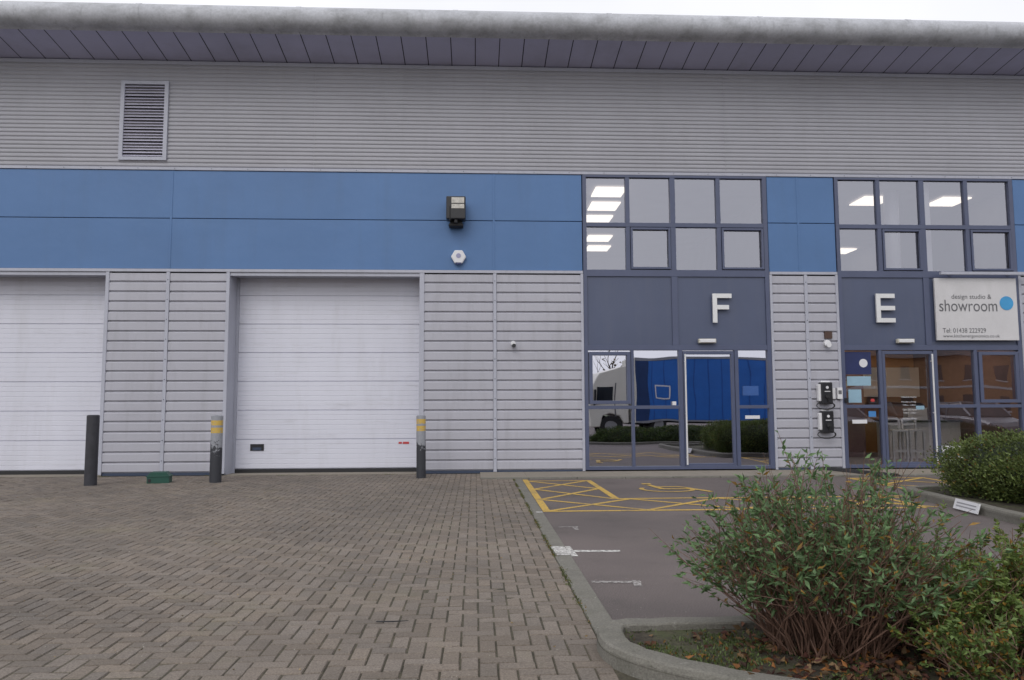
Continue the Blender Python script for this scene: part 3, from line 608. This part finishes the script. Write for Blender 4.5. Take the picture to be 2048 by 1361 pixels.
def shrub(name,cx,cy,R,H,nst,nl,base,leaf,spread=.28,yel=.04,z0=.07,side=3,leaflo=.35,spires=0,lw=.34,dens_c=(.05,.2,.8,1.5,2.3)):
    E=empty(name); mb=MB(); cents=[];dirs=[];tcl=[]
    stems=[]
    for i in range(nst):
        a=random.uniform(0,2*math.pi); rr=spread*math.sqrt(random.random()); b=Vector((cx+rr*math.cos(a),cy+rr*math.sin(a)*.8,z0))
        lean=random.random()**.75*R; a2=a+random.gauss(0,.6); Ls=H*random.uniform(.5,1.0)*(1-.40*(lean/R)**2)
        if i<spires: lean*=.4; Ls=H*random.uniform(1.0,1.14)
        tip=b+Vector((math.cos(a2)*lean,math.sin(a2)*lean,Ls)); pts=[]
        wob=Vector((random.gauss(0,.03),random.gauss(0,.03),0))
        for k in range(6):
            t_=k/5; p=b.lerp(tip,t_); p+= Vector((math.cos(a2)*lean,math.sin(a2)*lean,0))*(t_*t_-t_)*.35 + wob*math.sin(t_*math.pi*2); pts.append(p)
        rs=random.uniform(.6,1.1); mb.tube(pts,[q*rs for q in (.005,.0046,.004,.0032,.0024,.0013)],m_twig,4); stems.append(pts)
        for s in range(side):
            k=random.randint(2,4); p0=pts[k]; dd=(pts[k+1]-pts[k]).normalized()+Vector((random.gauss(0,.55),random.gauss(0,.55),random.gauss(.1,.3)))
            l=random.uniform(.08,.24)*H; sp=[p0,p0+dd*l*.5+Vector((0,0,.01)),p0+dd*l+Vector((0,0,.02))]; mb.tube(sp,[.0025,.0018,.001],m_twig,3); stems.append(sp)
    w=[ (sum((s[i+1]-s[i]).length for i in range(len(s)-1))) for s in stems]; W_=sum(w)
    for s,ww in zip(stems,w):
        m=max(2,int(nl*ww/W_)); full=len(s)==6
        dens=random.choice(dens_c)
        for q in range(int(m*dens)):
            t_=random.uniform(leaflo,1)**.6 if full else random.uniform(.3,1); f=t_*(len(s)-1); k=min(int(f),len(s)-2); p=s[k].lerp(s[k+1],f-k); ax=(s[k+1]-s[k]).normalized()
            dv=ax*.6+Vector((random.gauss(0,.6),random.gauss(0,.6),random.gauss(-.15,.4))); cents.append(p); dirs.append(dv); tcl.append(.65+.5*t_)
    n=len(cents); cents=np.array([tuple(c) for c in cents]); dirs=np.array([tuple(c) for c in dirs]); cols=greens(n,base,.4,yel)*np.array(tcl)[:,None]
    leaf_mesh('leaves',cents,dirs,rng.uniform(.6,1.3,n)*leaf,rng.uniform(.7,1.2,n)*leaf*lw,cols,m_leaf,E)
    mb.done('stems',E,fix=False); return E
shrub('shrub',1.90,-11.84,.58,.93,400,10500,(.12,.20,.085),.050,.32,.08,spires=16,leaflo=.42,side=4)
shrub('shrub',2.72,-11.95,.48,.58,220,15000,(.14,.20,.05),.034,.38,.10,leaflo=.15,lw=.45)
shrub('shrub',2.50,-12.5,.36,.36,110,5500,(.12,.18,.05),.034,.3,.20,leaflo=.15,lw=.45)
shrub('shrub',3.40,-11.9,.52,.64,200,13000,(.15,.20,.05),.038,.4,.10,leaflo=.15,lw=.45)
def inbed(c): return (c[:,1]>-12.15-(c[:,0]-.95)*.5)&(c[:,1]<-11.49)&(c[:,0]>.86)
n=26000; c=np.zeros((n,3)); c[:,0]=rng.uniform(.86,3.6,n); c[:,1]=rng.uniform(-13,-11.48,n)
pn=np.sin(c[:,0]*7+1.3*np.sin(c[:,1]*9))*np.sin(c[:,1]*8+c[:,0]*3)+.5*np.sin(c[:,0]*21)*np.sin(c[:,1]*19)
keep=inbed(c)&(pn+rng.normal(0,.35,n)>.25); c=c[keep]; n=len(c); c[:,2]=.058
d=rng.normal(size=(n,3))*.8; d[:,2]=np.abs(d[:,2])+.5
leaf_mesh('ground_cover_plants',c,d,rng.uniform(.012,.032,n),rng.uniform(.005,.012,n),greens(n,(.10,.14,.045),.5,.1),m_leaf)
n=4200; c=np.zeros((n,3)); c[:,0]=.9+rng.random(n)*2.8; c[:,1]=-11.5-rng.random(n)*1.5
keep=inbed(c)&(rng.random(n)<np.clip((c[:,0]-1.0)/1.0*np.clip((-11.45-c[:,1])/.4,.2,1),.06,1)); c=c[keep]; n=len(c); c[:,2]=.065+rng.random(n)*.025
d=rng.normal(size=(n,3)); d[:,2]*=.35; pal=np.array([[.10,.04,.03],[.13,.06,.035],[.07,.04,.03],[.2,.13,.07],[.28,.12,.04]]); cols=pal[rng.integers(0,5,n)]*rng.uniform(.6,1.2,(n,1))
leaf_mesh('leaf_litter',c,d,rng.uniform(.03,.07,n),rng.uniform(.018,.036,n),cols,m_dead)
n=420; c=np.zeros((n,3)); c[:,0]=rng.uniform(-7,.7,n); c[:,1]=rng.uniform(-12.5,-1.5,n); c[:,2]=.008; d=rng.normal(size=(n,3)); d[:,2]*=.1
leaf_mesh('scattered_leaves',c,d,rng.uniform(.012,.03,n),rng.uniform(.006,.012,n),np.array([[.12,.09,.05]])*rng.uniform(.4,3.,(n,1)),m_dead)
# moss and weeds along the wall foot and kerb joint
n=7000; c=np.zeros((n,3)); k=n//2
c[:k,0]=rng.uniform(-13,.2,k); c[:k,1]=-.09-np.abs(rng.normal(0,.09,k)); c[k:,0]=.722+rng.normal(0,.012,n-k); c[k:,1]=rng.uniform(-11.1,-1.4,n-k)
pn=np.sin(c[:,0]*3.1)+np.sin(c[:,1]*4.3)+np.sin(c[:,0]*9+c[:,1]*7); c=c[pn+rng.normal(0,.4,n)>.5]; n=len(c); c[:,2]=.001
d=rng.normal(size=(n,3))*.7; d[:,2]=np.abs(d[:,2])+.4
leaf_mesh('moss_and_weeds',c,d,rng.uniform(.008,.025,n),rng.uniform(.004,.01,n),greens(n,(.10,.12,.04),.4,.15),m_leaf)
mb=MB(); mb.tube([(-.62,-11.0,.012),(-.52,-11.02,.016),(-.42,-10.99,.012)],[.004,.005,.002],m_dark,5); mb.done('fallen_twig',fix=False)

m_bark=mat('bark',(.09,.07,.055),.9,var=.3,scale=8)
def tree(x,y,h,leaves=900,base=(.06,.08,.03),ls=.35):
    E=empty('tree'); mb=MB(); tips=[]
    def br(p,d,l,r,lev):
        pts=[p]; dd=d.copy()
        for i in range(4): dd=(dd+Vector((random.gauss(0,.12),random.gauss(0,.12),.05))).normalized(); pts.append(pts[-1]+dd*l/4)
        mb.tube(pts,[r*(1-.14*i) for i in range(5)],m_bark,6 if lev<2 else 4)
        if lev>=3: tips.append(pts[-1]); tips.append(pts[2]); return
        for i in range(4 if lev else 6):
            k=random.randint(2,4); a=random.uniform(0,6.28); nd=(dd+Vector((math.cos(a),math.sin(a),random.uniform(-.1,.5)))*.8).normalized(); br(pts[k],nd,l*.62,r*.5,lev+1)
    br(Vector((x,y,-.1)),Vector((0,0,1)),h*.42,h*.022,0)
    if leaves:
        T=np.array([tuple(q) for q in tips]); c=T[rng.integers(0,len(T),leaves)]+rng.normal(0,.35,(leaves,3))
        leaf_mesh('crown',c,rng.normal(size=(leaves,3)),rng.uniform(.5,1,leaves)*ls,rng.uniform(.5,1,leaves)*ls*.6,greens(leaves,base,.4,.1),m_leaf,E)
    mb.done('trunk_and_limbs',E,fix=False)
tree(8.5,-37,7,60,(.09,.07,.03)); tree(11.5,-40,6.5,0); tree(-6,-40,9,2500); tree(-16,-38,8,2500); tree(0,-44,10,1500)

# ------------------------------------------------------------------ lorry behind the viewpoint (seen in the glass)
Lr=empty('curtain_side_lorry'); m_cabw=mat('lorry_cab_paint',(.70,.68,.60),.35,var=.03); m_curt=mat('lorry_blue_curtain',(.02,.14,.50),.45,var=.08,bump=.5,bscale=1.5)
m_wglass=mat('dark_vehicle_glass',(.02,.025,.03),.08); m_tyre=mat('tyre',(.015,.015,.015),.8); m_hub=mat('wheel_hub',(.35,.35,.35),.4,.5)
ys,yb=-20.3,-22.8
mb=MB(); mb.exty([(5.45,.45),(5.38,1.4),(5.55,2.3),(5.95,2.95),(6.9,3.35),(7.25,3.40),(7.25,.6),(6.95,.6),(6.8,.95),(6.45,1.08),(6.1,.95),(5.95,.45)],yb+.05,ys-.05,m_cabw); mb.done('cab',Lr,.05)
mb=MB(); mb.box(5.75,6.55,ys-.06,ys-.03,1.55,2.25,m_wglass); mb.box(5.60,5.68,ys-.05,ys+.18,1.5,2.15,m_blackp); mb.box(6.62,6.66,ys-.06,ys-.04,.9,2.4,m_grey); mb.box(6.1,6.5,ys-.06,ys-.045,1.35,1.38,m_grey); mb.done('cab_windows_and_mirror',Lr)
mb=MB(); mb.box(7.55,16.5,yb,ys,.72,3.62,m_curt); mb.done('curtain_body',Lr,.02)
m_railg=mat('lorry_rail',(.3,.31,.33),.4,.3); m_strap=mat('strap',(.015,.09,.36),.5)
mb=MB(); mb.box(7.5,16.55,yb-.02,ys+.02,3.62,3.74,m_railg); mb.box(7.5,16.55,yb-.02,ys+.02,.64,.72,m_railg); mb.box(7.44,7.62,yb-.02,ys+.025,.64,3.74,m_cabw); mb.box(7.62,8.2,ys+.001,ys+.02,.72,3.62,mat('curtain_dark_panel',(.01,.04,.14),.5))
for i in range(12): mb.box(8.4+i*.68,8.44+i*.68,ys+.002,ys+.012,.72,3.62,m_strap)
mb.box(7.3,16.3,yb+.4,ys-.4,.55,.64,m_dark); mb.done('rails_and_straps',Lr)
mb=MB(); mb.box(8.6,9.3,ys+.02,ys+.025,1.75,2.35,m_white); mb.box(8.66,9.24,ys+.026,ys+.03,1.81,2.29,m_curt); mb.done('plain_square_mark',Lr)
mb=MB()
for x in (6.45,8.7,13.6,14.8,16.0):
    for yy in (ys-.34,yb+.04): mb.cyl((x,yy,.48),.48 if x<7 else .42,.3,m_tyre,'Y',28); mb.cyl((x,yy-.01,.48),.25,.32,m_hub,'Y',20)
mb.done('wheels',Lr)
def car(x,y,rot,c):
    E=empty('parked_car'); paint=mat('car_paint',c,.25,.3,var=.02,spec=.6)
    S=[(-2.1,.70,.35,.62),(-2.0,.82,.28,.78),(-1.2,.88,.25,.92),(-.6,.89,.25,.98),(.9,.89,.25,1.0),(1.7,.87,.27,1.0),(2.1,.80,.33,.9),(2.15,.76,.4,.7)]
    mb=MB()
    for (xx,hw,z0,z1) in S:
        mb.v+=[(xx,-hw*.94,z0),(xx,-hw,z0+.2),(xx,-hw*.97,z1-.08),(xx,-hw*.85,z1),(xx,hw*.85,z1),(xx,hw*.97,z1-.08),(xx,hw,z0+.2),(xx,hw*.94,z0)]
    k=8
    for i in range(len(S)-1):
        for q in range(k): mb.f.append((i*k+q,i*k+(q+1)%k,(i+1)*k+(q+1)%k,(i+1)*k+q)); mb.mi.append(mb.m(paint))
    mb.f+=[tuple(range(8)),tuple(range((len(S)-1)*8,len(S)*8))]; mb.mi+=[0,0]; mb.done('body',E,.03)
    mb=MB(); z0,zt=.95,1.44; x0,x1,x2,x3=-1.0,-.3,1.3,1.95
    mb.v=[(x0,-.78,z0),(x1,-.62,zt),(x2,-.62,zt),(x3,-.78,z0),(x0,.78,z0),(x1,.62,zt),(x2,.62,zt),(x3,.78,z0)]
    mb.f=[(0,1,2,3),(7,6,5,4),(0,4,5,1),(1,5,6,2),(2,6,7,3),(3,7,4,0)]; mb.m(m_wglass); mb.mi=[0]*6; mb.done('windows',E,.04)
    mb=MB(); mb.box(-.3,1.3,-.60,.60,1.425,1.475,paint)
    for s in (-1,1):
        for (xa,xb) in (((-.98,.97),(-.3,1.45)),((.45,.97),(.45,1.45)),((1.93,.97),(1.3,1.45))):
            mb.tube([(xa[0],s*.785,xa[1]),(xb[0],s*.63,xb[1])],.035,paint,6)
    mb.done('roof_and_pillars',E,.01)
    mb=MB()
    for xx in (-1.3,1.3):
        for yy in (-.90,.70): mb.cyl((xx,yy,.32),.32,.2,m_tyre,'Y',24); mb.cyl((xx,yy-.01,.32),.19,.22,m_hub,'Y',16)
    mb.done('wheels',E); mb=MB(); mb.box(-2.1,-1.95,-.72,-.42,.55,.68,m_white); mb.box(-2.1,-1.95,.42,.72,.55,.68,m_white); mb.box(2.08,2.17,-.72,-.5,.6,.8,m_red); mb.box(2.08,2.17,.5,.72,.6,.8,m_red); mb.done('lamps',E)
    E.location=(x,y,0); E.rotation_euler=(0,0,rot)
car(13.5,-12.4,-math.pi/2,(.25,.26,.28)); car(16.1,-12.4,-math.pi/2,(.05,.055,.06)); car(18.8,-12.3,-math.pi/2,(.4,.4,.42))
Ob=empty('brick_building'); m_obr=mat('tan_brick',(.42,.23,.11),.85,var=.15,scale=4); m_roof=mat('roof_slate',(.08,.08,.09),.7)
mb=MB(); mb.box(26,62,-52,-42,0,5.2,m_obr); mb.done('walls',Ob); mb=MB(); mb.extx([(-52.5,5.2),(-47,7.4),(-41.5,5.2)],25.6,62.4,m_roof,True); mb.done('roof',Ob)
mb=MB()
for i in range(13):
    for z in (.9,3.4): mb.box(27.5+i*2.6,28.5+i*2.6,-42,-41.96,z,z+1.1,m_wglass); mb.box(27.4+i*2.6,28.6+i*2.6,-42,-41.93,z-.1,z,m_white)
mb.box(26,62,-42,-41.95,2.6,2.8,m_white); mb.done('windows',Ob)

# ------------------------------------------------------------------ world, sun, camera
w=bpy.data.worlds.new("World"); scn.world=w; w.use_nodes=True; nt=w.node_tree; bg=nt.nodes['Background']
el=math.radians(42); rot=math.radians(200)
sk=nt.nodes.new('ShaderNodeTexSky'); sk.sky_type='NISHITA'; sk.sun_disc=False; sk.sun_elevation=el; sk.sun_rotation=rot; sk.dust_density=4; sk.air_density=1.2; sk.ozone_density=1
hs=nt.nodes.new('ShaderNodeHueSaturation'); hs.inputs['Saturation'].default_value=.25
mx=nt.nodes.new('ShaderNodeMix'); mx.data_type='RGBA'; mx.inputs[0].default_value=.8   # overcast cloud layer over the clear sky
tcn=nt.nodes.new('ShaderNodeTexCoord'); nz=nt.nodes.new('ShaderNodeTexNoise'); nz.inputs['Scale'].default_value=2.2; nz.inputs['Detail'].default_value=5
cr=nt.nodes.new('ShaderNodeValToRGB'); cr.color_ramp.elements[0].position=.3; cr.color_ramp.elements[1].position=.7; cr.color_ramp.elements[0].color=(7.4,7.5,8.0,1); cr.color_ramp.elements[1].color=(8.9,8.9,9.2,1)
nt.links.new(tcn.outputs['Generated'],nz.inputs['Vector']); nt.links.new(nz.outputs['Fac'],cr.inputs[0])
nt.links.new(sk.outputs[0],hs.inputs['Color']); nt.links.new(hs.outputs[0],mx.inputs[6]); nt.links.new(cr.outputs[0],mx.inputs[7])
nt.links.new(mx.outputs[2],bg.inputs['Color']); bg.inputs['Strength'].default_value=.135
L=bpy.data.lights.new('sun','SUN'); L.energy=.65; L.angle=math.radians(30); L.color=(1,.97,.94); lo=bpy.data.objects.new('sun',L); col.objects.link(lo)
dv=Vector((math.sin(rot)*math.cos(el),math.cos(rot)*math.cos(el),math.sin(el))); lo.rotation_euler=dv.to_track_quat('Z','Y').to_euler(); lo.location=dv*50

cam=bpy.data.cameras.new('camera'); co=bpy.data.objects.new('camera',cam); col.objects.link(co); scn.camera=co
f=1537.;yaw=.048;p=math.atan((815-680.5)/f);r=-.0037
R=Matrix.Rotation(-yaw,4,'Z')@Matrix.Rotation(math.pi/2+p,4,'X')@Matrix.Rotation(r,4,'Z')
co.matrix_world=Matrix.Translation((0,-16,1.35))@R
cam.sensor_width=36; cam.lens=36*f/2048; cam.clip_end=2000; cam.clip_start=.05
